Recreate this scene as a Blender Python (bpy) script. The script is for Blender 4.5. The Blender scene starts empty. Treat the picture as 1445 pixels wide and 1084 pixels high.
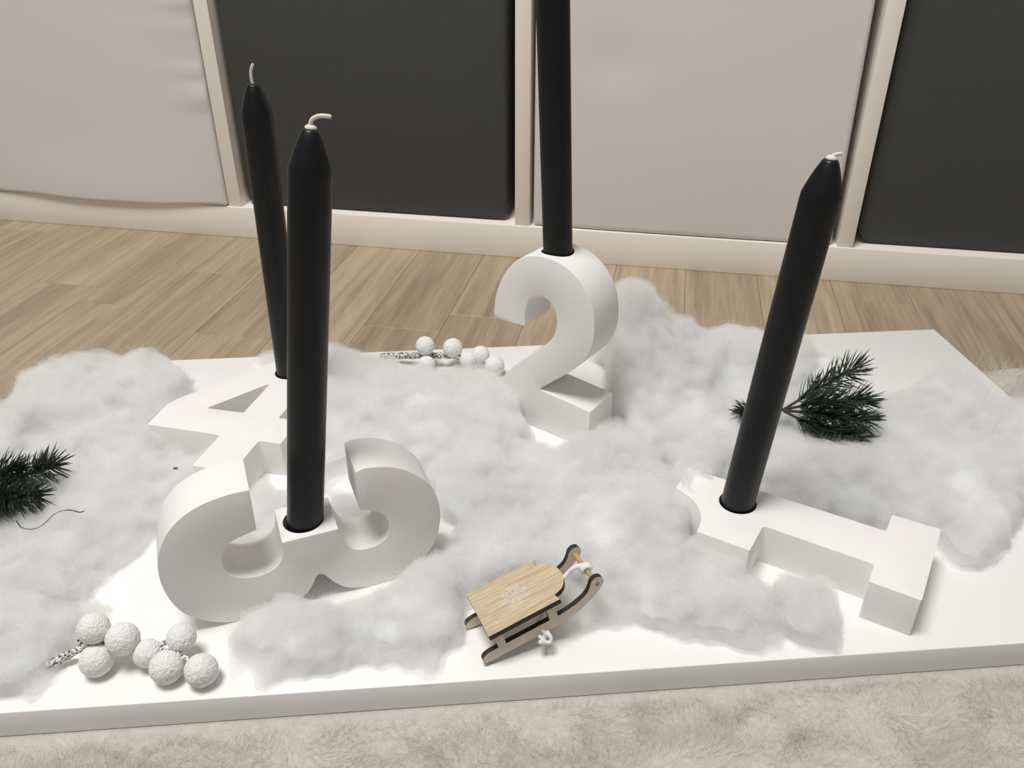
import bpy, bmesh, math, random
import numpy as np
from mathutils import Vector, Matrix

# ------------------------------------------------------------------ camera, light, exposure
scene = bpy.context.scene
COL = scene.collection
FPX, YAW, PITCH, ROLL = 1194.55, -0.19113, 0.53895, -0.00125
CAM = np.array([0.16334, -0.90341, 0.37871])
_fw = np.array([math.sin(YAW) * math.cos(PITCH), math.cos(YAW) * math.cos(PITCH), -math.sin(PITCH)])
_r0 = np.array([math.cos(YAW), -math.sin(YAW), 0.0])
_u0 = np.cross(_r0, _fw)
_rt = math.cos(ROLL) * _r0 + math.sin(ROLL) * _u0
_up = -math.sin(ROLL) * _r0 + math.cos(ROLL) * _u0
cam_data = bpy.data.cameras.new('camera')
cam_data.sensor_fit = 'HORIZONTAL'
cam_data.sensor_width = 36.0
cam_data.lens = 36.0 * FPX / 1445.0
cam_data.clip_start = 0.02
cam_data.clip_end = 30
cam = bpy.data.objects.new('camera', cam_data)
COL.objects.link(cam)
M = Matrix.Identity(4)
for i in range(3):
    M[i][0], M[i][1], M[i][2], M[i][3] = _rt[i], _up[i], -_fw[i], CAM[i]
cam.matrix_world = M
scene.camera = cam

world = bpy.data.worlds.new('room_light')
scene.world = world
world.use_nodes = True
bg = world.node_tree.nodes['Background']
bg.inputs['Color'].default_value = (1.0, 0.965, 0.92, 1)
bg.inputs['Strength'].default_value = 0.25

ld = bpy.data.lights.new('ceiling_lamp', 'AREA')
ld.shape = 'DISK'
ld.size = 0.85
ld.energy = 44.5
ld.color = (1.0, 0.975, 0.94)
lamp = bpy.data.objects.new('ceiling_lamp', ld)
COL.objects.link(lamp)
lamp.location = (-0.30, -0.92, 2.25)
lamp.rotation_euler = (Vector((0.1, -0.45, 0)) - Vector(lamp.location)).to_track_quat('-Z', 'Y').to_euler()

vs = scene.view_settings
vs.view_transform = 'Standard'
vs.look = 'None'
vs.gamma = 1.0
vs.use_curve_mapping = False
vs.exposure = 0.0
scene.cycles.volume_bounces = 8

random.seed(7)
RNG = np.random.default_rng(11)

# ------------------------------------------------------------------ coordinates
BYAW = 0.2739
E1 = np.array([math.cos(BYAW), math.sin(BYAW), 0.0])
E2 = np.array([-math.sin(BYAW), math.cos(BYAW), 0.0])
BW, BD, BT, ZT = 0.77882, 0.35632, 0.01738, 0.02738     # board width, depth, thickness, top height
BO = np.array([0.40917, -0.15957, 0.0]) - BW * E1 - BD * E2   # front left corner on the floor


def bw(x, y, z):
    """board centimetres (z from the board top) -> world metres"""
    return BO + (x * E1 + y * E2) / 100.0 + np.array([0, 0, ZT + z / 100.0])


def ray(px, py):
    return _fw + (px - 722.5) / FPX * _rt - (py - 542.0) / FPX * _up


def at(px, py, z):
    """photo pixel on the horizontal plane z centimetres above the board top -> board centimetres"""
    d = ray(px, py)
    X = CAM + d * ((ZT + z / 100.0 - CAM[2]) / d[2])
    q = X - BO
    return np.array([q @ E1 * 100, q @ E2 * 100])


BM = Matrix(((E1[0], E2[0], 0, BO[0]), (E1[1], E2[1], 0, BO[1]), (0, 0, 1, ZT), (0, 0, 0, 1)))


# ------------------------------------------------------------------ material helpers
def new_mat(name):
    m = bpy.data.materials.new(name)
    m.use_nodes = True
    nt = m.node_tree
    b = nt.nodes['Principled BSDF']
    return m, nt, b


def N(nt, kind, **kw):
    n = nt.nodes.new(kind)
    for k, v in kw.items():
        setattr(n, k, v)
    return n


def plain(name, col, rough=0.5, bump=0.0, bscale=200.0, var=0.0, vscale=30.0, spec=0.5):
    m, nt, b = new_mat(name)
    b.inputs['Base Color'].default_value = (*col, 1)
    b.inputs['Roughness'].default_value = rough
    b.inputs['Specular IOR Level'].default_value = spec
    tc = N(nt, 'ShaderNodeTexCoord')
    if var:
        no = N(nt, 'ShaderNodeTexNoise')
        no.inputs['Scale'].default_value = vscale
        no.inputs['Detail'].default_value = 5
        nt.links.new(tc.outputs['Object'], no.inputs['Vector'])
        mx = N(nt, 'ShaderNodeMix', data_type='RGBA')
        mx.inputs[6].default_value = (*[max(0, c * (1 - var)) for c in col], 1)
        mx.inputs[7].default_value = (*[min(1, c * (1 + var)) for c in col], 1)
        nt.links.new(no.outputs['Fac'], mx.inputs[0])
        nt.links.new(mx.outputs[2], b.inputs['Base Color'])
    if bump:
        nb = N(nt, 'ShaderNodeTexNoise')
        nb.inputs['Scale'].default_value = bscale
        nb.inputs['Detail'].default_value = 4
        nt.links.new(tc.outputs['Object'], nb.inputs['Vector'])
        bp = N(nt, 'ShaderNodeBump')
        bp.inputs['Strength'].default_value = bump
        bp.inputs['Distance'].default_value = 0.001
        nt.links.new(nb.outputs['Fac'], bp.inputs['Height'])
        nt.links.new(bp.outputs['Normal'], b.inputs['Normal'])
    return m


def wood_mat(name, c1, c2, axis_scale, rough=0.45, scale=1.0, rnd=0.0, lines=0.5):
    """procedural grain stretched along one axis; rnd shifts tone per object"""
    m, nt, b = new_mat(name)
    tc = N(nt, 'ShaderNodeTexCoord')
    mp = N(nt, 'ShaderNodeMapping')
    mp.inputs['Scale'].default_value = axis_scale
    nt.links.new(tc.outputs['Object'], mp.inputs['Vector'])
    oi = N(nt, 'ShaderNodeObjectInfo')
    add = N(nt, 'ShaderNodeVectorMath', operation='MULTIPLY_ADD')
    comb = N(nt, 'ShaderNodeCombineXYZ')
    for k in range(3):
        nt.links.new(oi.outputs['Random'], comb.inputs[k])
    add.inputs[1].default_value = (37, 53, 71)
    nt.links.new(comb.outputs[0], add.inputs[0])
    nt.links.new(mp.outputs[0], add.inputs[2])
    n1 = N(nt, 'ShaderNodeTexNoise')
    n1.inputs['Scale'].default_value = 5 * scale
    n1.inputs['Detail'].default_value = 6
    n1.inputs['Roughness'].default_value = 0.62
    n1.inputs['Distortion'].default_value = 0.7
    n2 = N(nt, 'ShaderNodeTexNoise')
    n2.inputs['Scale'].default_value = 26 * scale
    n2.inputs['Detail'].default_value = 3
    nt.links.new(add.outputs[0], n1.inputs['Vector'])
    nt.links.new(add.outputs[0], n2.inputs['Vector'])
    mixf = N(nt, 'ShaderNodeMix', data_type='FLOAT')
    mixf.inputs[0].default_value = lines
    nt.links.new(n1.outputs['Fac'], mixf.inputs[2])
    nt.links.new(n2.outputs['Fac'], mixf.inputs[3])
    cr = N(nt, 'ShaderNodeValToRGB')
    cr.color_ramp.elements[0].position = 0.33
    cr.color_ramp.elements[0].color = (*c1, 1)
    cr.color_ramp.elements[1].position = 0.62
    cr.color_ramp.elements[1].color = (*c2, 1)
    nt.links.new(mixf.outputs[0], cr.inputs['Fac'])
    hs = N(nt, 'ShaderNodeHueSaturation')
    nt.links.new(cr.outputs['Color'], hs.inputs['Color'])
    mr = N(nt, 'ShaderNodeMapRange')
    mr.inputs['To Min'].default_value = 1 - rnd
    mr.inputs['To Max'].default_value = 1 + rnd
    nt.links.new(oi.outputs['Random'], mr.inputs['Value'])
    nt.links.new(mr.outputs[0], hs.inputs['Value'])
    nt.links.new(hs.outputs[0], b.inputs['Base Color'])
    b.inputs['Roughness'].default_value = rough
    bp = N(nt, 'ShaderNodeBump')
    bp.inputs['Strength'].default_value = 0.15
    bp.inputs['Distance'].default_value = 0.0006
    nt.links.new(mixf.outputs[0], bp.inputs['Height'])
    nt.links.new(bp.outputs['Normal'], b.inputs['Normal'])
    return m


def fluff_mat(name, col, trans=0.35, bump=0.0, bscale=120.0):
    """diffuse + translucent fibre"""
    m, nt, b = new_mat(name)
    nt.nodes.remove(b)
    out = nt.nodes['Material Output']
    d = N(nt, 'ShaderNodeBsdfDiffuse')
    t = N(nt, 'ShaderNodeBsdfTranslucent')
    d.inputs['Color'].default_value = (*col, 1)
    t.inputs['Color'].default_value = (*col, 1)
    mx = N(nt, 'ShaderNodeMixShader')
    mx.inputs[0].default_value = trans
    nt.links.new(d.outputs[0], mx.inputs[1])
    nt.links.new(t.outputs[0], mx.inputs[2])
    nt.links.new(mx.outputs[0], out.inputs['Surface'])
    if bump:
        tc = N(nt, 'ShaderNodeTexCoord')
        nb = N(nt, 'ShaderNodeTexNoise')
        nb.inputs['Scale'].default_value = bscale
        nb.inputs['Detail'].default_value = 6
        nb.inputs['Roughness'].default_value = 0.65
        nb.inputs['Distortion'].default_value = 1.5
        nt.links.new(tc.outputs['Object'], nb.inputs['Vector'])
        bp = N(nt, 'ShaderNodeBump')
        bp.inputs['Strength'].default_value = bump
        bp.inputs['Distance'].default_value = 0.004
        nt.links.new(nb.outputs['Fac'], bp.inputs['Height'])
        nt.links.new(bp.outputs['Normal'], d.inputs['Normal'])
    return m


def cotton_mat(name):
    m, nt, b = new_mat(name)
    b.inputs['Base Color'].default_value = (0.83, 0.84, 0.84, 1)
    b.inputs['Roughness'].default_value = 1.0
    b.inputs['Specular IOR Level'].default_value = 0.0
    b.inputs['Subsurface Weight'].default_value = 0.0
    b.inputs['Subsurface Radius'].default_value = (1.0, 1.0, 1.0)
    b.inputs['Subsurface Scale'].default_value = 0.006
    tc = N(nt, 'ShaderNodeTexCoord')
    nb = N(nt, 'ShaderNodeTexNoise')
    nb.inputs['Scale'].default_value = 190
    nb.inputs['Detail'].default_value = 5
    nb.inputs['Roughness'].default_value = 0.6
    nb.inputs['Distortion'].default_value = 2.0
    nt.links.new(tc.outputs['Object'], nb.inputs['Vector'])
    bp = N(nt, 'ShaderNodeBump')
    bp.inputs['Strength'].default_value = 0.35
    bp.inputs['Distance'].default_value = 0.003
    nt.links.new(nb.outputs['Fac'], bp.inputs['Height'])
    nt.links.new(bp.outputs['Normal'], b.inputs['Normal'])
    return m


MAT = {}
MAT['shelf'] = plain('white_foil', (0.93, 0.875, 0.80), 0.5, bump=0.03, bscale=600)
MAT['board'] = plain('white_melamine', (0.88, 0.88, 0.87), 0.42)
MAT['plaster'] = plain('white_plaster', (0.85, 0.835, 0.815), 0.75, bump=0.06, bscale=900, var=0.012, vscale=40)
MAT['white_fabric'] = plain('white_box_fabric', (0.715, 0.695, 0.66), 0.85, bump=0.12, bscale=900, var=0.03, vscale=6)
MAT['grey_fabric'] = plain('dark_grey_box_fabric', (0.052, 0.052, 0.047), 0.85, bump=0.2, bscale=1100, var=0.08, vscale=9)
MAT['wall'] = plain('white_wall_paint', (0.8, 0.79, 0.77), 0.9, bump=0.05, bscale=300)
MAT['underlay'] = plain('dark_joint', (0.16, 0.12, 0.08), 0.8)
MAT['oak'] = wood_mat('oak_laminate', (0.285, 0.215, 0.148), (0.465, 0.372, 0.272), (9.0, 0.45, 1.0), 0.42, 1.3, 0.10, 0.35)
MAT['wick'] = plain('cotton_wick', (0.78, 0.73, 0.64), 0.8, bump=0.4, bscale=2500)
MAT['cotton'] = cotton_mat('cotton_wadding')
def halo_mat(name, dens):
    m, nt, b = new_mat(name)
    nt.nodes.remove(b)
    v = N(nt, 'ShaderNodeVolumeScatter')
    v.inputs['Color'].default_value = (0.985, 0.991, 0.993, 1)
    v.inputs['Density'].default_value = dens
    v.inputs['Anisotropy'].default_value = 0.0
    nt.links.new(v.outputs[0], nt.nodes['Material Output'].inputs['Volume'])
    return m


MAT['halo'] = halo_mat('cotton_loose', 200)
MAT['halo_outer'] = halo_mat('cotton_wisps', 75)
MAT['fibre'] = fluff_mat('cotton_fibre', (0.92, 0.925, 0.925), 0.4)
MAT['fur'] = fluff_mat('rug_fur', (0.77, 0.755, 0.70), 0.3)
MAT['fur_base'] = fluff_mat('rug_backing', (0.60, 0.58, 0.52), 0.0, bump=0.6, bscale=160)
MAT['needle'] = plain('fir_needle', (0.013, 0.034, 0.021), 0.36, var=0.45, vscale=90)
MAT['bark'] = plain('brown_bark', (0.05, 0.035, 0.025), 0.8, bump=0.5, bscale=900)
MAT['burnt'] = plain('laser_burnt_edge', (0.022, 0.015, 0.013), 0.65, var=0.4, vscale=500)
MAT['ply'] = wood_mat('pale_plywood', (0.58, 0.47, 0.365), (0.74, 0.63, 0.52), (1, 6, 6), 0.6, 40, 0.0, 0.4)
MAT['oakseat'] = wood_mat('oak_veneer', (0.30, 0.22, 0.125), (0.72, 0.60, 0.42), (0.22, 6.5, 1.0), 0.6, 45, 0.0, 0.3)
MAT['dowel'] = plain('wooden_dowel', (0.52, 0.33, 0.14), 0.5, var=0.2, vscale=300)
MAT['cord'] = plain('white_cord', (0.82, 0.82, 0.80), 0.85)
MAT['glitter'] = plain('white_glitter', (0.92, 0.90, 0.86), 0.3, bump=0.8, bscale=3000)
MAT['thread'] = plain('dark_wire', (0.04, 0.045, 0.045), 0.5)
MAT['snowberry'] = plain('frosted_berry', (0.88, 0.87, 0.86), 0.8, bump=0.9, bscale=1100)


def wax_mat():
    m, nt, b = new_mat('black_wax')
    b.inputs['Base Color'].default_value = (0.0040, 0.0050, 0.0070, 1)
    b.inputs['Specular IOR Level'].default_value = 0.32
    b.inputs['Coat Weight'].default_value = 0.0
    tc = N(nt, 'ShaderNodeTexCoord')
    no = N(nt, 'ShaderNodeTexNoise')
    no.inputs['Scale'].default_value = 55
    no.inputs['Detail'].default_value = 5
    nt.links.new(tc.outputs['Object'], no.inputs['Vector'])
    mr = N(nt, 'ShaderNodeMapRange')
    mr.inputs['To Min'].default_value = 0.32
    mr.inputs['To Max'].default_value = 0.48
    nt.links.new(no.outputs['Fac'], mr.inputs['Value'])
    nt.links.new(mr.outputs[0], b.inputs['Roughness'])
    bp = N(nt, 'ShaderNodeBump')
    bp.inputs['Strength'].default_value = 0.06
    bp.inputs['Distance'].default_value = 0.001
    nt.links.new(no.outputs['Fac'], bp.inputs['Height'])
    nt.links.new(bp.outputs['Normal'], b.inputs['Normal'])
    return m


MAT['wax'] = wax_mat()


def twig_mat():
    """brown twig with white snow flocking"""
    m, nt, b = new_mat('flocked_twig')
    tc = N(nt, 'ShaderNodeTexCoord')
    no = N(nt, 'ShaderNodeTexNoise')
    no.inputs['Scale'].default_value = 900
    no.inputs['Detail'].default_value = 2
    nt.links.new(tc.outputs['Object'], no.inputs['Vector'])
    cr = N(nt, 'ShaderNodeValToRGB')
    cr.color_ramp.elements[0].position = 0.44
    cr.color_ramp.elements[0].color = (0.06, 0.045, 0.035, 1)
    cr.color_ramp.elements[1].position = 0.54
    cr.color_ramp.elements[1].color = (0.78, 0.75, 0.70, 1)
    nt.links.new(no.outputs['Fac'], cr.inputs['Fac'])
    nt.links.new(cr.outputs['Color'], b.inputs['Base Color'])
    b.inputs['Roughness'].default_value = 0.85
    return m


MAT['twig'] = twig_mat()


# ------------------------------------------------------------------ object helpers
def empty(name, mat4=None):
    o = bpy.data.objects.new(name, None)
    o.empty_display_size = 0.02
    COL.objects.link(o)
    if mat4 is not None:
        o.matrix_world = mat4
    return o


def mesh_obj(name, me, mat, parent=None, smooth=None):
    if mat is not None:
        mats = mat if isinstance(mat, (list, tuple)) else [mat]
        for k in mats:
            me.materials.append(MAT[k] if isinstance(k, str) else k)
    o = bpy.data.objects.new(name, me)
    COL.objects.link(o)
    if smooth is not None:
        for p in me.polygons:
            p.use_smooth = True
        if smooth < 179:
            me.set_sharp_from_angle(angle=math.radians(smooth))
    if parent is not None:
        o.parent = parent
    return o


def bm_obj(name, bm, mat, parent=None, smooth=None):
    me = bpy.data.meshes.new(name)
    bm.normal_update()
    bm.to_mesh(me)
    bm.free()
    return mesh_obj(name, me, mat, parent, smooth)


def tag(o, label=None, cat=None, group=None, kind=None):
    if label:
        o['label'] = label
    if cat:
        o['category'] = cat
    if group:
        o['group'] = group
    if kind:
        o['kind'] = kind
    return o


def add_box(bm, lo, hi, bevel=0.0, seg=2):
    vs_ = [bm.verts.new((x, y, z)) for x in (lo[0], hi[0]) for y in (lo[1], hi[1]) for z in (lo[2], hi[2])]
    idx = [(0, 1, 3, 2), (4, 6, 7, 5), (0, 4, 5, 1), (2, 3, 7, 6), (0, 2, 6, 4), (1, 5, 7, 3)]
    fs = [bm.faces.new([vs_[i] for i in f]) for f in idx]
    if bevel:
        es = {e for f in fs for e in f.edges}
        bmesh.ops.bevel(bm, geom=list(es), offset=bevel, segments=seg, profile=0.5, affect='EDGES')


def box(name, lo, hi, mat, parent=None, bevel=0.0005):
    bm = bmesh.new()
    add_box(bm, lo, hi, bevel)
    bmesh.ops.recalc_face_normals(bm, faces=bm.faces)
    return bm_obj(name, bm, mat, parent, 40 if bevel else None)


def tube_arrays(pts, rad, n=8):
    """closed tube along a polyline -> verts, faces"""
    pts = [Vector(p) for p in pts]
    rads = rad if isinstance(rad, (list, tuple)) else [rad] * len(pts)
    V, F = [], []
    prev = None
    for i, p in enumerate(pts):
        t = (pts[min(i + 1, len(pts) - 1)] - pts[max(i - 1, 0)]).normalized()
        a = prev if prev is not None else (Vector((0, 0, 1)) if abs(t.z) < 0.9 else Vector((1, 0, 0)))
        a = (a - t * a.dot(t)).normalized()
        prev = a
        b = t.cross(a)
        for k in range(n):
            w = 2 * math.pi * k / n
            V.append(p + (a * math.cos(w) + b * math.sin(w)) * rads[i])
    for i in range(len(pts) - 1):
        for k in range(n):
            F.append((i * n + k, i * n + (k + 1) % n, (i + 1) * n + (k + 1) % n, (i + 1) * n + k))
    F.append(tuple(range(n - 1, -1, -1)))
    F.append(tuple((len(pts) - 1) * n + k for k in range(n)))
    return V, F


def tube(name, pts, rad, mat, parent=None, n=8):
    V, F = tube_arrays(pts, rad, n)
    me = bpy.data.meshes.new(name)
    me.from_pydata([tuple(v) for v in V], [], F)
    me.update()
    return mesh_obj(name, me, mat, parent, 60)


def catmull(pts, per=5, closed=False):
    P = [np.array(p, float) for p in pts]
    out = []
    n = len(P)
    rng = range(n) if closed else range(n - 1)
    for i in rng:
        p1, p2 = P[i], P[(i + 1) % n]
        p0 = P[i - 1] if (closed or i > 0) else 2 * p1 - p2
        p3 = P[(i + 2) % n] if (closed or i + 2 < n) else 2 * p2 - p1
        for k in range(per):
            t = k / per
            out.append(0.5 * ((2 * p1) + (-p0 + p2) * t + (2 * p0 - 5 * p1 + 4 * p2 - p3) * t * t + (-p0 + 3 * p1 - 3 * p2 + p3) * t ** 3))
    if not closed:
        out.append(P[-1])
    return [tuple(q) for q in out]


def fillet(pts, rads, seg=5):
    """round polygon corners"""
    out = []
    n = len(pts)
    for i in range(n):
        p = np.array(pts[i], float)
        r = rads[i] if isinstance(rads, (list, tuple)) else rads
        a = np.array(pts[i - 1], float) - p
        b = np.array(pts[(i + 1) % n], float) - p
        la, lb = np.linalg.norm(a), np.linalg.norm(b)
        if r <= 0:
            out.append(tuple(p))
            continue
        a, b = a / la, b / lb
        ang = math.acos(max(-1, min(1, float(a @ b))))
        t = min(r / math.tan(ang / 2), 0.45 * la, 0.45 * lb)
        for k in range(seg + 1):
            s = k / seg
            q0, q1 = p + a * t, p + b * t
            out.append(tuple((1 - s) ** 2 * q0 + 2 * s * (1 - s) * p + s * s * q1))
    return out


def prism(loops, to3, t0, t1, scale=0.01):
    """extrude polygon loops (first outer, rest holes). to3(a, b, t) -> xyz cm"""
    bm = bmesh.new()
    edges = []
    for lp in loops:
        v = [bm.verts.new(Vector(to3(a, b, t0)) * scale) for a, b in lp]
        edges += [bm.edges.new((v[i], v[(i + 1) % len(v)])) for i in range(len(v))]
    bmesh.ops.triangle_fill(bm, use_beauty=True, use_dissolve=False, edges=edges)
    d = (Vector(to3(0, 0, t1)) - Vector(to3(0, 0, t0))) * scale
    r = bmesh.ops.extrude_face_region(bm, geom=list(bm.faces))
    bmesh.ops.translate(bm, verts=[g for g in r['geom'] if isinstance(g, bmesh.types.BMVert)], vec=d)
    bmesh.ops.recalc_face_normals(bm, faces=list(bm.faces))
    return bm


def evaluated(obj, name):
    dg = bpy.context.evaluated_depsgraph_get()
    dg.update()
    me = bpy.data.meshes.new_from_object(obj.evaluated_get(dg))
    me.name = name
    return me


def bevel_and_drill(name, bm, mat, cutters, bevel=0.0008):
    """bevel the rims, subtract the candle holes, keep one clean mesh"""
    me = bpy.data.meshes.new('tmp')
    bm.to_mesh(me)
    bm.free()
    o = bpy.data.objects.new('tmp', me)
    COL.objects.link(o)
    md = o.modifiers.new('b', 'BEVEL')
    md.width = bevel
    md.segments = 2
    md.limit_method = 'ANGLE'
    md.angle_limit = math.radians(42)
    tmp = [o]
    for c_ in cutters:
        co = bpy.data.objects.new('tmpc', c_)
        COL.objects.link(co)
        tmp.append(co)
        mb = o.modifiers.new('h', 'BOOLEAN')
        mb.operation = 'DIFFERENCE'
        mb.object = co
        mb.solver = 'EXACT'
    res = evaluated(o, name)
    for t in tmp:
        m_ = t.data
        bpy.data.objects.remove(t)
        bpy.data.meshes.remove(m_)
    res.materials.clear()
    return mesh_obj(name, res, mat, None, 38)


def cyl_mesh(p0, p1, r, n=40):
    V, F = tube_arrays([p0, p1], r, n)
    me = bpy.data.meshes.new('cyl')
    me.from_pydata([tuple(v) for v in V], [], F)
    me.update()
    return me


def soup(name, V, F, mat, parent=None, smooth=True):
    """fast mesh from numpy arrays of verts (n,3) and quads/tris (m,k)"""
    V = np.ascontiguousarray(V, dtype=np.float32)
    F = np.ascontiguousarray(F, dtype=np.int32)
    me = bpy.data.meshes.new(name)
    me.vertices.add(len(V))
    me.vertices.foreach_set('co', V.ravel())
    m_, k = F.shape
    me.loops.add(m_ * k)
    me.loops.foreach_set('vertex_index', F.ravel())
    me.polygons.add(m_)
    me.polygons.foreach_set('loop_start', np.arange(0, m_ * k, k, dtype=np.int32))
    me.polygons.foreach_set('loop_total', np.full(m_, k, dtype=np.int32))
    if smooth:
        me.polygons.foreach_set('use_smooth', np.ones(m_, dtype=bool))
    me.update(calc_edges=True)
    me.validate()
    return mesh_obj(name, me, mat, parent)


# ------------------------------------------------------------------ the setting: floor, wall
floor_base = box('floor', (-1.6, -1.7, -0.03), (1.7, 0.55, -0.0022), 'underlay', bevel=0)
tag(floor_base, kind='structure')
SW, X0 = 0.0776, 0.343
known = {-10: -0.201, -9: -0.108, -8: -0.243, -5: -0.158, 0: -0.047}
prnd = random.Random(5)
for k in range(-24, 17):
    xa, xb = X0 + k * SW, X0 + (k + 1) * SW
    start = known.get(k, -0.09 - 0.37 * ((k * 0.618) % 1.0))
    cuts = [0.52]
    y = start
    ys = [start]
    while ys[-1] > -1.6:
        ys.append(ys[-1] - prnd.choice((0.38, 0.45, 0.52)))
    up_ = []
    y = start + prnd.choice((0.42, 0.5, 0.56))
    while y < 0.5:
        up_.append(y)
        y += 0.46
    seq = [0.54] + sorted(up_, reverse=True) + [q for q in ys if q > -1.6] + [-1.68]
    for a_, b_ in zip(seq[:-1], seq[1:]):
        if a_ - b_ < 0.02:
            continue
        cx, cy = (xa + xb) / 2, (a_ + b_) / 2
        hx, hy = (xb - xa) / 2 - 0.00013, (a_ - b_) / 2 - 0.00013
        bm = bmesh.new()
        add_box(bm, (-hx, -hy, -0.002), (hx, hy, 0.0), 0.0003, 1)
        bmesh.ops.recalc_face_normals(bm, faces=bm.faces)
        o = bm_obj('plank', bm, 'oak', floor_base)
        o.location = (cx, cy, 0)

wall = box('wall_back', (-1.6, 0.46, 0.0), (1.7, 0.53, 2.5), 'wall', bevel=0)
tag(wall, kind='structure')

# ------------------------------------------------------------------ shelving unit with fabric boxes
P_, T_, H_ = 0.3513, 0.0163, 0.0387
XL, XR = -2 * P_ - 0.019, 2 * P_ + 0.019
OPEN = P_ - T_
shelf = empty('cube_shelving_unit', Matrix.Translation((0, 0, 0)))
tag(shelf, 'white cube shelving unit holding white and dark grey fabric boxes', 'shelf')
HT = H_ + 2 * OPEN + T_ + 0.0387
box('base_panel', (XL, 0.0, 0.0), (XR, 0.39, H_), 'shelf', shelf, 0.0008)
box('top_panel', (XL, 0.0, HT - 0.0387), (XR, 0.39, HT), 'shelf', shelf, 0.0008)
box('side_panel', (XL, 0.0005, H_), (XL + 0.0387 * 0.7, 0.39, HT - 0.0387), 'shelf', shelf)
box('side_panel', (XR - 0.0387 * 0.7, 0.0005, H_), (XR, 0.39, HT - 0.0387), 'shelf', shelf)
for k in (-1, 0, 1):
    box('divider', (k * P_ - T_ / 2, 0.0015, H_), (k * P_ + T_ / 2, 0.389, HT - 0.0387), 'shelf', shelf, 0.0005)
for k in (-2, -1, 0, 1):
    a_ = XL + 0.0387 * 0.7 if k == -2 else k * P_ + T_ / 2
    b_ = XR - 0.0387 * 0.7 if k == 1 else (k + 1) * P_ - T_ / 2
    box('shelf_panel', (a_, 0.002, H_ + OPEN), (b_, 0.389, H_ + OPEN + T_), 'shelf', shelf, 0.0004)


def fabric_box(name, x0, x1, z0, z1, yfront, yback, mat, fn, rad=0.004, nx=70, nz=70):
    """box whose front is a soft grid; fn(u, v) -> (dx, dy, dz) deforms it"""
    bm = bmesh.new()

    def rc(u, v):
        # rounded-rectangle remap of the unit square
        x = x0 + (x1 - x0) * u
        z = z0 + (z1 - z0) * v
        for cxx, sx in ((x0 + rad, -1), (x1 - rad, 1)):
            for czz, sz in ((z0 + rad, -1), (z1 - rad, 1)):
                if (x - cxx) * sx > 0 and (z - czz) * sz > 0:
                    ax, az = (x - cxx) / rad, (z - czz) / rad
                    m_ = max(abs(ax), abs(az))
                    l_ = math.hypot(ax, az)
                    x = cxx + ax * rad * m_ / l_
                    z = czz + az * rad * m_ / l_
        return x, z
    grid = []
    for j in range(nz + 1):
        row = []
        for i in range(nx + 1):
            # denser near the borders
            u = 0.5 - 0.5 * math.cos(math.pi * i / nx)
            v = 0.5 - 0.5 * math.cos(math.pi * j / nz)
            x, z = rc(u, v)
            dx, dy, dz = fn(u, v)
            edge = min(x - x0, x1 - x, z - z0, z1 - z)
            rb = 0.005
            soft = rb - math.sqrt(max(0, rb * rb - max(0, rb - edge) ** 2)) if edge < rb else 0
            row.append(bm.verts.new((x + dx, yfront + dy + soft, z + dz)))
        grid.append(row)
    for j in range(nz):
        for i in range(nx):
            bm.faces.new((grid[j][i], grid[j][i + 1], grid[j + 1][i + 1], grid[j + 1][i]))
    rim = [grid[0][i] for i in range(nx)] + [grid[j][nx] for j in range(nz)] + [grid[nz][i] for i in range(nx, 0, -1)] + [grid[j][0] for j in range(nz, 0, -1)]
    zmin = z0
    back = [bm.verts.new((v.co.x, yback, max(v.co.z, zmin))) for v in rim]
    mid = [bm.verts.new((v.co.x, max(v.co.y + 0.004, 0.004), max(v.co.z, zmin))) for v in rim]
    L = len(rim)
    for A_, B_ in ((rim, mid), (mid, back)):
        for i in range(L):
            bm.faces.new((A_[i], B_[i], B_[(i + 1) % L], A_[(i + 1) % L]))
    bmesh.ops.recalc_face_normals(bm, faces=bm.faces)
    return bm_obj(name, bm, mat, None, 50)


wr = random.Random(3)
pk = [(wr.uniform(0.2, 0.9), wr.uniform(0.010, 0.022), wr.uniform(0.0008, 0.0028), wr.uniform(0.04, 0.13)) for _ in range(16)]


def f_col1(u, v):
    bulge = math.sin(math.pi * min(1, max(0, u))) ** 0.8
    low = math.exp(-(v / 0.16) ** 2)
    dy = -0.0015 - 0.004 * bulge * low
    for c0, s_, a_, w_ in pk:
        dy += -a_ * math.exp(-((v - c0) / s_) ** 2) * math.exp(-((1 - u) / w_) ** 1.4) * (1 if a_ > 0.0012 else -1)
    dz = -0.0042 * math.exp(-(v / 0.05) ** 2) * math.exp(-((u - 0.55) / 0.28) ** 4)
    return 0, dy, dz


def f_soft(a=0.004):
    def f(u, v):
        return 0, -a * math.sin(math.pi * u) * math.sin(math.pi * min(1, v * 1.0)) , 0
    return f


def f_col3(u, v):
    dx = -0.0065 * (u ** 6) * v
    dent = 0.0015 * math.exp(-((u - 0.25) / 0.1) ** 2 - ((v - 0.55) / 0.08) ** 2)
    return dx, -0.002 * math.sin(math.pi * u) + dent, 0


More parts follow.
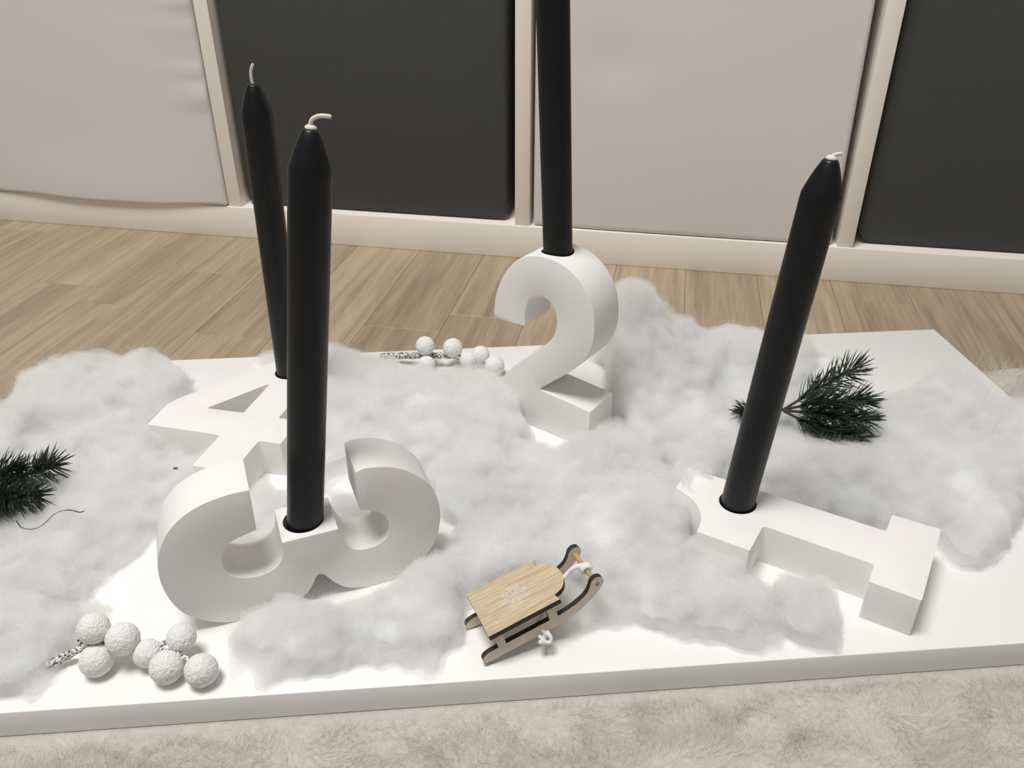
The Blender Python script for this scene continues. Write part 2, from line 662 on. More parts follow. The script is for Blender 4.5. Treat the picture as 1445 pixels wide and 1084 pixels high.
zb, ztop = H_ + 0.0006, H_ + OPEN - 0.008
spec = [(-2, f_col1, 'white_fabric', -0.0005, 0.0, 0.0, 0.004, 'white fabric box with puckered edge and sagging bottom hem'),
        (-1, f_soft(0.003), 'grey_fabric', 0.0125, 0.002, 0.0095, 0.016, 'dark grey fabric box behind the candle of the numeral four'),
        (0, f_col3, 'white_fabric', 0.003, 0.003, 0.004, 0.005, 'white smooth fabric box between the two dark grey boxes'),
        (1, f_soft(0.003), 'grey_fabric', 0.0155, 0.003, 0.002, 0.022, 'dark grey fabric box with wide round corners beside the candle of the numeral one')]
for k, fn, mt, yf, gl, gr, rad, lab in spec:
    a_ = (XL + 0.0387 * 0.7 if k == -2 else k * P_ + T_ / 2) + 0.0012 + gl
    b_ = (XR - 0.0387 * 0.7 if k == 1 else (k + 1) * P_ - T_ / 2) - 0.0012 - gr
    o = fabric_box('storage_box', a_, b_, zb, ztop, yf, 0.37, mt, fn, rad)
    tag(o, lab, 'storage box', 'fabric boxes in the shelf')

# ------------------------------------------------------------------ rug (under the board)
def interp_mat(n, cells, rng):
    """cubic b-spline upsampling matrix from (cells+3) control values to n samples"""
    t = np.linspace(0, cells, n, endpoint=False)
    i = np.floor(t).astype(int)
    f = t - i
    Mx = np.zeros((n, cells + 3))
    w = [(1 - f) ** 3 / 6, (3 * f ** 3 - 6 * f ** 2 + 4) / 6, (-3 * f ** 3 + 3 * f ** 2 + 3 * f + 1) / 6, f ** 3 / 6]
    for k in range(4):
        Mx[np.arange(n), i + k] += w[k]
    return Mx


def noise3(shape, step, cell, rng):
    """smooth noise on a grid of spacing `step` with feature size `cell` (same units)"""
    A = []
    for n in shape:
        A.append(max(1, int(math.ceil(n * step / cell))))
    c_ = rng.normal(size=[a + 3 for a in A]) * 1.9
    for ax, (n, a) in enumerate(zip(shape, A)):
        t = np.arange(n) * step / cell
        t = np.minimum(t, a - 1e-6)
        i = np.floor(t).astype(int)
        f = t - i
        Mx = np.zeros((n, a + 3))
        w = [(1 - f) ** 3 / 6, (3 * f ** 3 - 6 * f ** 2 + 4) / 6, (-3 * f ** 3 + 3 * f ** 2 + 3 * f + 1) / 6, f ** 3 / 6]
        for k in range(4):
            Mx[np.arange(n), i + k] += w[k]
        c_ = np.moveaxis(np.tensordot(Mx, c_, axes=(1, ax)), 0, ax)
    return c_


def ribbons(P0, D, Nn, length, width, segs, curl, rng, taper=True):
    """bunch of thin curly ribbons. P0 (n,3) roots, D (n,3) start directions, Nn (n,3) side vectors"""
    n = len(P0)
    pts = [P0]
    d = D / np.linalg.norm(D, axis=1, keepdims=True)
    ax = rng.normal(size=(n, 3))
    step = (length / segs)[:, None]
    for s in range(segs):
        pts.append(pts[-1] + d * step)
        ax = ax * 0.6 + rng.normal(size=(n, 3)) * 0.8
        d = d + np.cross(ax, d) * curl
        d /= np.linalg.norm(d, axis=1, keepdims=True)
    V = np.zeros((n, segs + 1, 2, 3))
    for s in range(segs + 1):
        t = pts[min(s + 1, segs)] - pts[max(s - 1, 0)]
        side = np.cross(t, Nn)
        side /= np.linalg.norm(side, axis=1, keepdims=True) + 1e-9
        wv = width * (1 - 0.75 * s / segs) if taper else width
        V[:, s, 0] = pts[s] - side * wv[:, None] / 2
        V[:, s, 1] = pts[s] + side * wv[:, None] / 2
    base = (np.arange(n) * (segs + 1) * 2)[:, None, None]
    q = np.arange(segs)[None, :, None] * 2
    F = base + q + np.array([0, 1, 3, 2])[None, None, :]
    return V.reshape(-1, 3), F.reshape(-1, 4)


rug_root = empty('fur_rug', BM @ Matrix.Translation((0, 0, -ZT)))
tag(rug_root, 'creamy white fluffy faux fur rug lying under the white board', 'rug')
RX0, RX1, RY0, RY1 = -26.0, 104.0, -34.0, 32.3      # board centimetres
gs = 0.5
nx, ny = int((RX1 - RX0) / gs) + 1, int((RY1 - RY0) / gs) + 1
nz_ = noise3((nx, ny, 1), gs, 3.0, RNG)[:, :, 0] * 0.32 + noise3((nx, ny, 1), gs, 1.3, RNG)[:, :, 0] * 0.32
gx = RX0 + np.arange(nx) * gs
gy = RY0 + np.arange(ny) * gs
GX, GY = np.meshgrid(gx, gy, indexing='ij')
dist_b = np.maximum(np.maximum(-GX, GX - BW * 100), np.maximum(-GY, GY - BD * 100))   # >0 outside the board
pile = np.clip(0.72 + nz_ * 0.8, 0.35, 1.25)
ZB = np.where(dist_b <= 0.5, 0.93, 0)
f_ = np.clip((dist_b - 0.3) / 1.5, 0, 1)
ZG = np.where(dist_b <= 0.3, 0.97, 0.80 * (1 - f_) + pile * f_)
edge_d = np.minimum(np.minimum(GX - RX0, RX1 - GX), np.minimum(GY - RY0, RY1 - GY))
ZG = ZG * np.clip(0.25 + edge_d / 1.2, 0, 1)
ZG = np.where((dist_b <= 0.3), 0.97, ZG)
idx = np.arange(nx * ny).reshape(nx, ny)
Fq = np.stack([idx[:-1, :-1], idx[1:, :-1], idx[1:, 1:], idx[:-1, 1:]], -1).reshape(-1, 4)
Vg = np.stack([GX, GY, ZG], -1).reshape(-1, 3) / 100
soup('backing', Vg, Fq, 'fur_base', rug_root)


def rug_strands(n, xr, yr, seed, wscale=1.0):
    rng = np.random.default_rng(seed)
    x = rng.uniform(*xr, n)
    y = rng.uniform(*yr, n)
    db = np.maximum(np.maximum(-x, x - BW * 100), np.maximum(-y, y - BD * 100))
    ok = db > 0.12
    x, y, db = x[ok], y[ok], db[ok]
    n = len(x)
    i = np.clip(((x - RX0) / gs).astype(int), 0, nx - 2)
    j = np.clip(((y - RY0) / gs).astype(int), 0, ny - 2)
    z = ZG[i, j] - 0.25
    # combed direction from a smooth swirl field, clumped
    cl = noise3((nx, ny, 1), gs, 1.7, np.random.default_rng(5))[:, :, 0]
    cl2 = noise3((nx, ny, 1), gs, 1.5, np.random.default_rng(6))[:, :, 0]
    ang = 2.6 * cl[i, j] + rng.normal(size=n) * 0.22
    lean = 0.55 + 0.35 * np.tanh(cl2[i, j])
    up = np.clip(1 - lean, 0.12, 1) + rng.uniform(-0.1, 0.35, n)
    # close to the board edge the pile leans away from it, never up through it
    D = np.stack([np.cos(ang) * lean, np.sin(ang) * lean, up], -1)
    near = np.clip(1 - db / 1.6, 0, 1)
    out = np.stack([np.where(x < 0, -1.0, np.where(x > BW * 100, 1.0, 0.0)), np.where(y < 0, -1.0, np.where(y > BD * 100, 1.0, 0.0)), np.zeros(n)], -1)
    D = D + out * near[:, None] * 1.1
    L = rng.uniform(1.1, 2.2, n) * (0.45 + 0.55 * np.clip(db / 2.2, 0, 1))
    w = rng.uniform(0.010, 0.022, n) * wscale
    P = np.stack([x, y, z], -1)
    Nv = np.stack([rng.normal(size=n), rng.normal(size=n), np.ones(n) * 1.2], -1)
    V, F = ribbons(P, D, Nv, L, w, 4, 0.28, rng)
    return V / 100, F


Va, Fa = rug_strands(95000, (2, 79), (-17, 0.0), 1)
Vb, Fb = rug_strands(22000, (-24, 103), (-33.5, 31.8), 2, 1.8)
Vc, Fc = rug_strands(9000, (BW * 100, 96), (0, 31.9), 3, 1.3)
Vd, Fd = rug_strands(5000, (-12, 0), (0, 31.9), 4, 1.3)
off = 0
VV, FF = [], []
for v_, f__ in ((Va, Fa), (Vb, Fb), (Vc, Fc), (Vd, Fd)):
    VV.append(v_)
    FF.append(f__ + off)
    off += len(v_)
fur = soup('fur_pile', np.concatenate(VV), np.concatenate(FF), 'fur', rug_root)
tag(fur, kind='stuff')

# ------------------------------------------------------------------ white board
bm = bmesh.new()
add_box(bm, (0, 0, -BT), (BW, BD, 0), 0.0007, 2)
bmesh.ops.recalc_face_normals(bm, faces=bm.faces)
board = bm_obj('display_board', bm, 'board', None, 40)
board.matrix_world = BM
tag(board, 'long white laminated board lying on the fur rug', 'board')

# ------------------------------------------------------------------ number candle holders
CR = 1.0            # candle radius cm
HR = 1.09           # hole radius
holders = []


def frame_b(origin, xdir):
    """board-plane frame: returns to-board function for local (a, b)"""
    x = np.array(xdir, float)
    x /= np.linalg.norm(x)
    y = np.array([-x[1], x[0]])
    o = np.array(origin, float)
    return o, x, y


def place(o, label):
    o.matrix_world = BM @ o.matrix_world
    tag(o, label, 'candle holder', 'number candle holders on the board')


# --- one (lying flat)
o1 = at(1301, 847.7, 2.65)
A1 = np.array([-0.806, 0.592])
N1 = np.array([0.592, 0.806])
arc = catmull([(12.02, -0.95), (12.16, 0.05), (12.52, 0.85), (13.25, 1.65), (14.62, 2.28)], 6)
poly1 = fillet([(0, 0), (2.68, 0), (2.68, 1.53), (8.9, 1.53), (8.9, -0.95)] + arc + [(14.72, 4.62), (2.68, 4.78), (2.68, 6.5), (0, 6.62)],
               [0.1, 0.1, 0.22, 0.28, 0.1] + [0] * len(arc) + [0.1, 0.22, 0.1, 0.1])
T1 = 2.65


def to1(a, b, t):
    q = o1 + a * A1 + b * N1
    return (q[0], q[1], t)


c1 = np.array(at(1041, 709, T1))
poly_one_b = [to1(a, b, 0)[:2] for a, b in poly1]

# --- four (lying flat): u, v coordinates -> board
T4 = 2.7
Uv, Vv = np.array([0.954, -0.30]), np.array([0.30, 0.954])
poly4 = fillet([(5.95, 24.35), (11.55, 24.25), (11.55, 20.7), (14.42, 20.7), (14.42, 24.2), (16.0, 24.2), (16.05, 27.05), (14.46, 27.05), (14.46, 35.6), (11.4, 35.6), (6.2, 27.95), (5.85, 27.1)],
               [0.15, 0.12, 0.12, 0.12, 0.2, 0.12, 0.12, 0.12, 0.15, 0.3, 0.7, 0.15])
hole4 = fillet([(8.85, 27.15), (11.74, 27.15), (11.74, 31.35)], [0.12, 0.15, 0.12])


def to4(a, b, t):
    q = a * Uv + b * Vv
    return (q[0], q[1], t)


c4 = np.array(at(409, 525, T4))
poly_four_b = [to4(a, b, 0)[:2] for a, b in poly4]

# --- two (upright)
o2 = np.array([38.845, 23.943])
D2 = np.array([0.75124, -0.66003])
N2 = np.array([0.66003, 0.75124])
T2 = 3.2
outer2 = catmull([(2.05, 3.42), (2.32, 3.69), (3.03, 4.34), (3.89, 5.11), (4.73, 5.9), (5.38, 6.62), (5.85, 7.34), (6.16, 8.08), (6.32, 8.77), (6.36, 9.56), (6.27, 10.45), (6.05, 11.22), (5.69, 11.94), (5.18, 12.58), (4.6, 13.05), (3.93, 13.4), (3.11, 13.63), (2.28, 13.69), (1.44, 13.59), (0.67, 13.33), (-0.03, 12.87), (-0.67, 12.2), (-1.28, 11.3), (-1.72, 10.23), (-1.96, 9.19), (-2.04, 8.0)], 3)
inner2 = catmull([(0.71, 8.13), (0.73, 8.99), (0.82, 9.65), (1.05, 10.19), (1.41, 10.55), (1.91, 10.76), (2.43, 10.72), (2.86, 10.47), (3.16, 10.07), (3.33, 9.58), (3.36, 9.1), (3.26, 8.53), (3.0, 7.87), (2.43, 7.13), (1.37, 6.15), (0.08, 4.95), (-1.06, 3.6), (-1.7, 2.3), (-1.95, 1.0)], 3)
poly2 = [(-1.98, 0.0), (6.38, 0.0), (6.36, 3.12)] + outer2 + inner2


def to2(a, b, t):
    q = o2 + a * D2 + t * N2
    return (q[0], q[1], b)


# --- three (on its back edge, openings up)
o3 = np.array([21.4071, 4.9789])
D3 = np.array([0.95847, 0.28520])
N3 = np.array([-0.28520, 0.95847])
T3 = 2.95
poly3 = ([(2.35, 8.56), (2.31, 5.98)]
         + catmull([(2.31, 5.98), (1.09, 5.64), (0.72, 5.38), (0.45, 5.03), (0.32, 4.56), (0.31, 4.03), (0.47, 3.52), (0.75, 3.19), (1.21, 2.95), (1.76, 2.84), (2.33, 2.88), (2.81, 3.06), (3.14, 3.36), (3.32, 3.71), (3.41, 4.16), (3.45, 4.72)], 3)[1:]
         + catmull([(6.45, 4.74), (6.56, 4.2), (6.76, 3.6), (6.98, 3.2), (7.32, 2.95), (7.74, 2.85), (8.23, 2.86), (8.72, 3.03), (9.07, 3.32), (9.24, 3.75), (9.27, 4.28), (9.15, 4.74), (8.91, 5.1), (8.55, 5.37), (7.75, 5.66)], 3)
         + catmull([(7.74, 8.18), (8.12, 8.31), (8.7, 8.27), (9.39, 8.12), (9.97, 7.88), (10.54, 7.53), (11.0, 7.12), (11.46, 6.62), (11.8, 6.07), (12.03, 5.48), (12.17, 4.9), (12.23, 4.3), (12.21, 3.7), (12.12, 3.1), (11.9, 2.35), (11.5, 1.6), (10.9, 0.9), (10.1, 0.35), (9.2, 0.06), (8.4, 0.0), (7.67, 0.04), (6.87, 0.22), (6.34, 0.52), (5.89, 0.97), (5.58, 1.43), (5.38, 1.74), (5.15, 1.88), (4.97, 1.82), (4.77, 1.47), (4.54, 1.06), (4.15, 0.62), (3.5, 0.25), (2.6, 0.05), (1.5, 0.0), (0.6, 0.02), (-0.08, 0.14), (-0.63, 0.36), (-1.14, 0.67), (-1.62, 1.05), (-2.0, 1.45), (-2.33, 1.97), (-2.6, 2.76), (-2.75, 3.58), (-2.79, 4.35), (-2.73, 5.05), (-2.62, 5.54), (-2.42, 6.1), (-1.99, 6.9), (-1.42, 7.53), (-0.76, 7.99), (0.03, 8.33), (0.78, 8.5), (1.58, 8.58), (2.35, 8.56)], 3)[:-1])


def to3f(a, b, t):
    q = o3 + a * D3 + t * N3
    return (q[0], q[1], b)


s2c = 2.25
c2 = o2 + s2c * D2 + T2 / 2 * N2
c3 = o3 + 4.93 * D3 + T3 / 2 * N3


def tip_dir(base, tip_px, back=0.0):
    """unit axis of a leaning candle from its base point and the pixel of its tip; back = extra lean away from the camera"""
    X = bw(*base)
    h = np.array([_rt[0], _rt[1], 0])
    h /= np.linalg.norm(h)
    n = np.cross(h, [0, 0, 1.0])           # horizontal, along the view
    nn = np.cross(h, np.array([0, 0, 1.0]) + n * (-back if n @ _fw < 0 else back))
    d = ray(*tip_px)
    t = ((X - CAM) @ nn) / (d @ nn)
    v = CAM + d * t - X
    L = np.linalg.norm(v)
    return v / L, L * 100


CAND = {
    'one': ((c1[0], c1[1], T1), (1173, 224), 0.0, 1.7),
    'two': ((c2[0], c2[1], 13.66), (780.3, 0), 0.0, 2.4),
    'three': ((c3[0], c3[1], 4.75), (438.5, 181), 0.06, 2.0),
    'four': ((c4[0], c4[1], T4), (357, 118), 0.0, 1.7),
}
AX = {}
for k, (b_, tp, bk, dp) in CAND.items():
    AX[k] = tip_dir(b_, tp, bk)


def cutter(k, extra=0.03):
    b_, tp, bk, dp = CAND[k]
    # the bore is upright; the candle stands loosely in it
    p = np.array(b_)
    if k == 'three':
        p = p - np.array([D3[0], D3[1], 0]) * 0.11
    return cyl_mesh(Vector((p[0], p[1], p[2] - dp)) / 100, Vector((p[0], p[1], p[2] + 3)) / 100, (HR + extra) / 100)


def holder(loops, to3, t1, key, label, bev=0.0009):
    bm_ = prism(loops, to3, 0, t1)
    o = bevel_and_drill('number_candle_holder', bm_, 'plaster', [cutter(key)], bev)
    place(o, label)
    return o


holder([poly1], to1, T1, 'one', 'white plaster numeral one lying flat, holding a black candle')
holder([poly2], to2, T2, 'two', 'white plaster numeral two standing upright, holding a black candle')
holder([poly3], to3f, T3, 'three', 'white plaster numeral three turned with openings up, black candle in its middle arm')
holder([poly4, hole4], to4, T4, 'four', 'white plaster numeral four lying flat with triangular cutout and black candle')


# ------------------------------------------------------------------ candles
def lathe(prof, n=48):
    V, F = [], []
    for r, z in prof:
        for k in range(n):
            w = 2 * math.pi * k / n
            V.append((r * math.cos(w), r * math.sin(w), z))
    for i in range(len(prof) - 1):
        for k in range(n):
            F.append((i * n + k, i * n + (k + 1) % n, (i + 1) * n + (k + 1) % n, (i + 1) * n + k))
    F.append(tuple(range(n - 1, -1, -1)))
    F.append(tuple((len(prof) - 1) * n + k for k in range(n)))
    return V, F


def candle(key, label, wick_pts, blob=False, length=None):
    b_, tp, bk, dp = CAND[key]
    ax, L = AX[key]
    if length:
        L = length
    dep = dp - 0.12
    prof = [(0.90, -dep), (0.97, -dep + 0.06), (0.985, 0), (1.0, L * 0.5), (1.0, L - 2.0), (0.985, L - 1.75), (0.90, L - 1.45), (0.74, L - 0.95), (0.55, L - 0.45), (0.40, L - 0.12), (0.33, L - 0.03), (0.2, L)]
    prof = [(r / 100, z / 100) for r, z in prof]
    # sit the body inside the bore: base point shifted so the tilted body stays clear of the rim
    q = Vector(ax).rotation_difference(Vector((0, 0, 1))).inverted()
    Mx = Matrix.Translation(Vector(bw(*b_))) @ q.to_matrix().to_4x4()
    root = empty('taper_candle', Mx)
    tag(root, label, 'candle', 'black taper candles')
    V, F = lathe(prof)
    me = bpy.data.meshes.new('wax_body')
    me.from_pydata(V, [], F)
    me.update()
    mesh_obj('wax_body', me, 'wax', root, 50)
    # wick points are given in world axes relative to the tip: right, up, away (cm)
    inv = Mx.to_3x3().inverted()
    tip = Vector((0, 0, (L - 0.15) / 100))
    h = Vector((_rt[0], _rt[1], 0)).normalized()
    fw = Vector((_fw[0], _fw[1], 0)).normalized()
    pts = [tip] + [tip + inv @ ((h * a + Vector((0, 0, 1)) * b2 + fw * c_) / 100) for a, b2, c_ in wick_pts]
    pts = [Vector(p) for p in catmull([tuple(p) for p in pts], 4)]
    tube('wick', pts, [0.00095] * (len(pts) - 1) + [0.0008], 'wick', root, 8)
    if blob:
        bm_ = bmesh.new()
        bmesh.ops.create_icosphere(bm_, subdivisions=3, radius=0.0022)
        for v in bm_.verts:
            v.co = Vector((v.co.x * 1.25, v.co.y * 1.1, v.co.z * 0.75)) + tip + Vector((0, 0, 0.0016))
        bm_obj('pale_wax_drip', bm_, 'wick', root, 179)
    return root


candle('one', 'black taper candle leaning in the flat numeral one, wick pressed flat', [(0.0, 0.22, 0), (0.22, 0.36, 0), (0.5, 0.36, 0.05)], blob=True)
candle('two', 'black taper candle standing in the top of the upright numeral two', [(0.0, 0.5, 0), (0.1, 1.0, 0)], length=21.0)
candle('three', 'black taper candle in the middle arm of the numeral three, wick bent sideways', [(0.0, 0.25, 0), (0.15, 0.55, 0), (0.5, 0.68, 0.0), (0.95, 0.62, 0.1)], blob=True)
candle('four', 'black taper candle in the flat numeral four with a short upright wick', [(-0.05, 0.5, 0), (0.0, 0.95, 0), (0.18, 1.35, 0)])

# ------------------------------------------------------------------ cotton wadding
def poly_sd(px, py, poly):
    """signed distance (negative inside) of points to polygon"""
    P = np.array(poly, float)
    d = np.full(px.shape, 1e9)
    ins = np.zeros(px.shape, bool)
    n = len(P)
    for i in range(n):
        a, b = P[i], P[(i + 1) % n]
        e = b - a
        wx, wy = px - a[0], py - a[1]
        t = np.clip((wx * e[0] + wy * e[1]) / (e @ e + 1e-12), 0, 1)
        d = np.minimum(d, (wx - e[0] * t) ** 2 + (wy - e[1] * t) ** 2)
        if a[1] != b[1]:
            c_ = ((a[1] > py) != (b[1] > py)) & (px < (b[0] - a[0]) * (py - a[1]) / (b[1] - a[1]) + a[0])
            ins ^= c_
    d = np.sqrt(d)
    return np.where(ins, -d, d)


def surface_nets(F, org, h):
    """F (nx,ny,nz), inside < 0 -> verts, quads"""
    s = F < 0
    nx_, ny_, nz__ = F.shape
    cnt = np.zeros((nx_ - 1, ny_ - 1, nz__ - 1))
    acc = np.zeros((nx_ - 1, ny_ - 1, nz__ - 1, 3))
    for ax in range(3):
        o_ = [a for a in range(3) if a != ax]
        for i in (0, 1):
            for j in (0, 1):
                sl0 = [slice(0, -1)] * 3
                sl1 = [slice(0, -1)] * 3
                base = [0.0, 0.0, 0.0]
                for a, q in zip(o_, (i, j)):
                    sl0[a] = slice(1, None) if q else slice(0, -1)
                    sl1[a] = sl0[a]
                    base[a] = float(q)
                sl1[ax] = slice(1, None)
                f0, f1 = F[tuple(sl0)], F[tuple(sl1)]
                m_ = (f0 < 0) != (f1 < 0)
                t = np.where(m_, f0 / np.where(m_, f0 - f1, 1), 0)
                cnt += m_
                for a in range(3):
                    acc[..., a] += np.where(m_, t if a == ax else base[a], 0)
    act = cnt > 0
    ids = -np.ones(act.shape, dtype=np.int64)
    ids[act] = np.arange(act.sum())
    ijk = np.argwhere(act)
    V = (ijk + acc[act] / cnt[act][:, None]) * h + org
    Q = []
    for ax in range(3):
        a, b = [(1, 2), (2, 0), (0, 1)][ax]
        sl0 = [slice(1, -1)] * 3
        sl1 = [slice(1, -1)] * 3
        sl0[ax] = slice(0, -1)
        sl1[ax] = slice(1, None)
        s0, s1 = s[tuple(sl0)], s[tuple(sl1)]
        for flip in (False, True):
            e = np.argwhere((s0 & ~s1) if not flip else (~s0 & s1))
            if not len(e):
                continue
            off_ = np.array([1, 1, 1])
            off_[ax] = 0
            e = e + off_
            def cid(da, db):
                c_ = e.copy()
                c_[:, a] += da
                c_[:, b] += db
                return ids[c_[:, 0], c_[:, 1], c_[:, 2]]
            q = np.stack([cid(-1, -1), cid(0, -1), cid(0, 0), cid(-1, 0)], -1)
            Q.append(q[:, ::-1] if flip else q)
    return V, np.concatenate(Q)


def biggest(V, Q):
    """keep the largest connected piece"""
    lab = np.arange(len(V))
    while True:
        m_ = lab[Q].min(1)
        new = lab.copy()
        for k in range(4):
            np.minimum.at(new, Q[:, k], m_)
        new = new[new]
        if (new == lab).all():
            break
        lab = new
    u, c_ = np.unique(lab, return_counts=True)
    keep = lab == u[c_.argmax()]
    idx_ = np.cumsum(keep) - 1
    return V[keep], idx_[Q[keep[Q[:, 0]]]]


prisms_flat = [(poly_one_b, T1), (poly_four_b, T4)]
prisms_up = [(poly2, o2, D2, N2, T2), (poly3, o3, D3, N3, T3)]
H3 = 0.2


def wad(label, poly_px, hp, edge=1.5, cm=False, zref=0.4, amp=0.42, seed=0, fibres=1.0, over=False, avoid=()):
    rng = np.random.default_rng(100 + seed)
    poly = [np.array(q) for q in poly_px] if cm else [at(x, y, zref) for x, y in poly_px]
    poly = catmull([tuple(p) for p in poly], 4, closed=True)
    pa = np.array(poly)
    hpts = list(hp) if cm else [(*at(x, y, h * 0.5), h) for x, y, h in hp]
    hmax = max(h for *_, h in hpts)
    pad = 1.6
    lo = np.array([pa[:, 0].min() - pad, pa[:, 1].min() - pad, -2.2 if over else -0.4])
    hi = np.array([pa[:, 0].max() + pad, pa[:, 1].max() + pad, hmax + 2.0])
    sh = tuple(np.ceil((hi - lo) / H3).astype(int) + 1)
    x = lo[0] + np.arange(sh[0]) * H3
    y = lo[1] + np.arange(sh[1]) * H3
    z = lo[2] + np.arange(sh[2]) * H3
    X2, Y2 = np.meshgrid(x, y, indexing='ij')
    rag = noise3((sh[0], sh[1], 1), H3, 2.3, rng)[:, :, 0] * 0.6 + noise3((sh[0], sh[1], 1), H3, 0.9, rng)[:, :, 0] * 0.32
    di = -poly_sd(X2, Y2, poly) + rag - 0.1
    num, den = 0, 0
    for a, b, h in hpts:
        w_ = 1 / ((X2 - a) ** 2 + (Y2 - b) ** 2 + 1.5)
        num = num + w_ ** 1.5 * h
        den = den + w_ ** 1.5
    H2 = num / den
    H2 = H2 * (1 + 0.3 * noise3((sh[0], sh[1], 1), H3, 2.8, rng)[:, :, 0])
    t = np.clip((di + 0.25) / (edge * 1.35), 0, 1)
    Hh = np.clip(H2, 0.4, None) * np.clip(1 - (1 - t) ** 2, 0, 1) ** 0.75
    F = np.maximum((z[None, None, :] - Hh[:, :, None]) * 0.75, -di[:, :, None] * 0.9)
    n1 = noise3(sh, H3, 1.9, rng)
    n2 = noise3(sh, H3, 0.85, rng)
    n3 = noise3(sh, H3, 0.42, rng)
    F = F - amp * (0.75 - np.abs(n1) * 1.0) * 0.9 - amp * 0.55 * (0.5 - np.abs(n2)) - amp * 0.34 * n3
    Z3 = np.broadcast_to(z[None, None, :], sh)
    # keep it on the board, hanging a little over its edges
    db = np.maximum(np.maximum(-X2, X2 - BW * 100), np.maximum(-Y2, Y2 - BD * 100))
    zf = np.where(db > 0.12, -1.5 if over else 0.12, 0.05)
    F = np.maximum(F, zf[:, :, None] - Z3)
    for pl, th in prisms_flat:
        sd = poly_sd(X2, Y2, pl)
        sd3 = np.maximum(sd[:, :, None], np.abs(Z3 - th / 2) - th / 2)
        F = np.maximum(F, 0.1 - sd3)
        F = np.maximum(F, -(sd[:, :, None] + 0.35))          # only the rim is overlapped
    for pl, o_, D_, N_, th in prisms_up:
        S = (X2 - o_[0]) * D_[0] + (Y2 - o_[1]) * D_[1]
        T = (X2 - o_[0]) * N_[0] + (Y2 - o_[1]) * N_[1]
        if S.min() > 14 or S.max() < -4 or T.min() > 5 or T.max() < -2:
            continue
        smp = np.arange(-5, 15, 0.1)
        sg, zg = np.meshgrid(smp, z, indexing='ij')
        tab = poly_sd(sg, zg, pl)
        si = np.clip(((S + 5) / 0.1).astype(int), 0, len(smp) - 1)
        sd = tab[si]                                  # (nx,ny,nz)
        sd3 = np.maximum(sd, (np.abs(T - th / 2) - th / 2)[:, :, None])
        F = np.maximum(F, 0.1 - sd3)
    for (bx, by, bz), ax, r_ in avoid:
        # stay clear of a rod
        ax = np.array(ax) / np.linalg.norm(ax)
        P = np.stack([np.broadcast_to(X2[:, :, None] - bx, sh), np.broadcast_to(Y2[:, :, None] - by, sh), Z3 - bz], -1)
        tt = P @ ax
        F = np.maximum(F, r_ - np.linalg.norm(P - tt[..., None] * ax, axis=-1))
    root = empty('cotton_wad', BM)
    tag(root, label, 'cotton', 'cotton wadding spread as snow')
    for iso in (-0.28, 0.0, 0.52 if (F < -0.75).any() else 0.3):
        G = F + iso
        G[0], G[-1], G[:, 0], G[:, -1], G[:, :, 0], G[:, :, -1] = 1, 1, 1, 1, 1, 1
        if not (G < 0).any():
            continue
        V_, Q_ = biggest(*surface_nets(G, lo, H3))
        if iso < 0:
            soup('wispy_fluff', V_ / 100, Q_, 'halo_outer', root)
        elif iso == 0.0:
            V, Q = V_, Q_
            soup('loose_fluff', V_ / 100, Q_, 'halo', root)
        else:
            soup('wadding', V_ / 100, Q_, 'cotton', root)
    # loose fibres standing off the surface
    a, b, c_, d_ = (V[Q[:, k]] for k in range(4))
    nrm = np.cross(c_ - a, d_ - b)
    ar = np.linalg.norm(nrm, axis=1)
    nrm = nrm / (ar[:, None] + 1e-9)
    cen = (a + b + c_ + d_) / 4
    ok = (cen[:, 2] > 0.12) & (nrm[:, 2] > -0.5)
    cen, nrm, ar = cen[ok], nrm[ok], ar[ok]
    n = int(ar.sum() / 2 * 40 * fibres)
    pick = rng.choice(len(ar), n, p=ar / ar.sum())
    P0 = cen[pick] + rng.normal(size=(n, 3)) * 0.08 - nrm[pick] * 0.05
    tang = rng.normal(size=(n, 3))
    tang -= nrm[pick] * (tang * nrm[pick]).sum(1, keepdims=True)
    tang /= np.linalg.norm(tang, axis=1, keepdims=True)
    Dv = tang + nrm[pick] * rng.uniform(0.05, 0.75, n)[:, None]
    L = rng.uniform(0.5, 1.5, n)
    w_ = rng.uniform(0.006, 0.012, n)
    Vf, Ff = ribbons(P0, Dv, nrm[pick] + rng.normal(size=(n, 3)) * 0.4, L, w_, 4, 0.42, rng)
    Vf[:, 2] = np.maximum(Vf[:, 2], np.where((Vf[:, 0] > 0) & (Vf[:, 0] < BW * 100) & (Vf[:, 1] > 0), 0.03, -2.0))
    fo = soup('fibres', Vf / 100, Ff, 'fibre', root)
    tag(fo, kind='stuff')
    return root


wad('cotton wadding heaped on the back corner of the board behind the flat numeral four',
    [(0, 600), (45, 540), (95, 528), (160, 522), (215, 520), (245, 535), (250, 565), (225, 600), (180, 635), (100, 655), (-20, 660)],
    [(195, 535, 2.1), (90, 560, 1.9), (60, 620, 2.4), (200, 600, 1.8), (140, 600, 2.4)], seed=1, over=True)
wad('cotton wadding beside the numeral three with a green fir sprig lying on it',
    [(-60, 650), (60, 640), (150, 625), (220, 612), (290, 632), (345, 660), (300, 690), (250, 715), (222, 750), (195, 785), (150, 808), (110, 850), (40, 870), (-60, 870)],
    [(60, 690, 1.4), (150, 700, 1.8), (240, 670, 1.9), (60, 790, 1.9), (0, 720, 1.5), (300, 660, 1.5), (150, 770, 1.3)], seed=2, over=True)
wad('cotton wadding at the front corner of the board next to the frosted berry sprig',
    [(-70, 820), (20, 830), (85, 845), (108, 880), (72, 920), (55, 955), (15, 975), (-70, 985)],
    [(0, 900, 2.4), (60, 880, 2.0), (20, 950, 1.4)], seed=3)
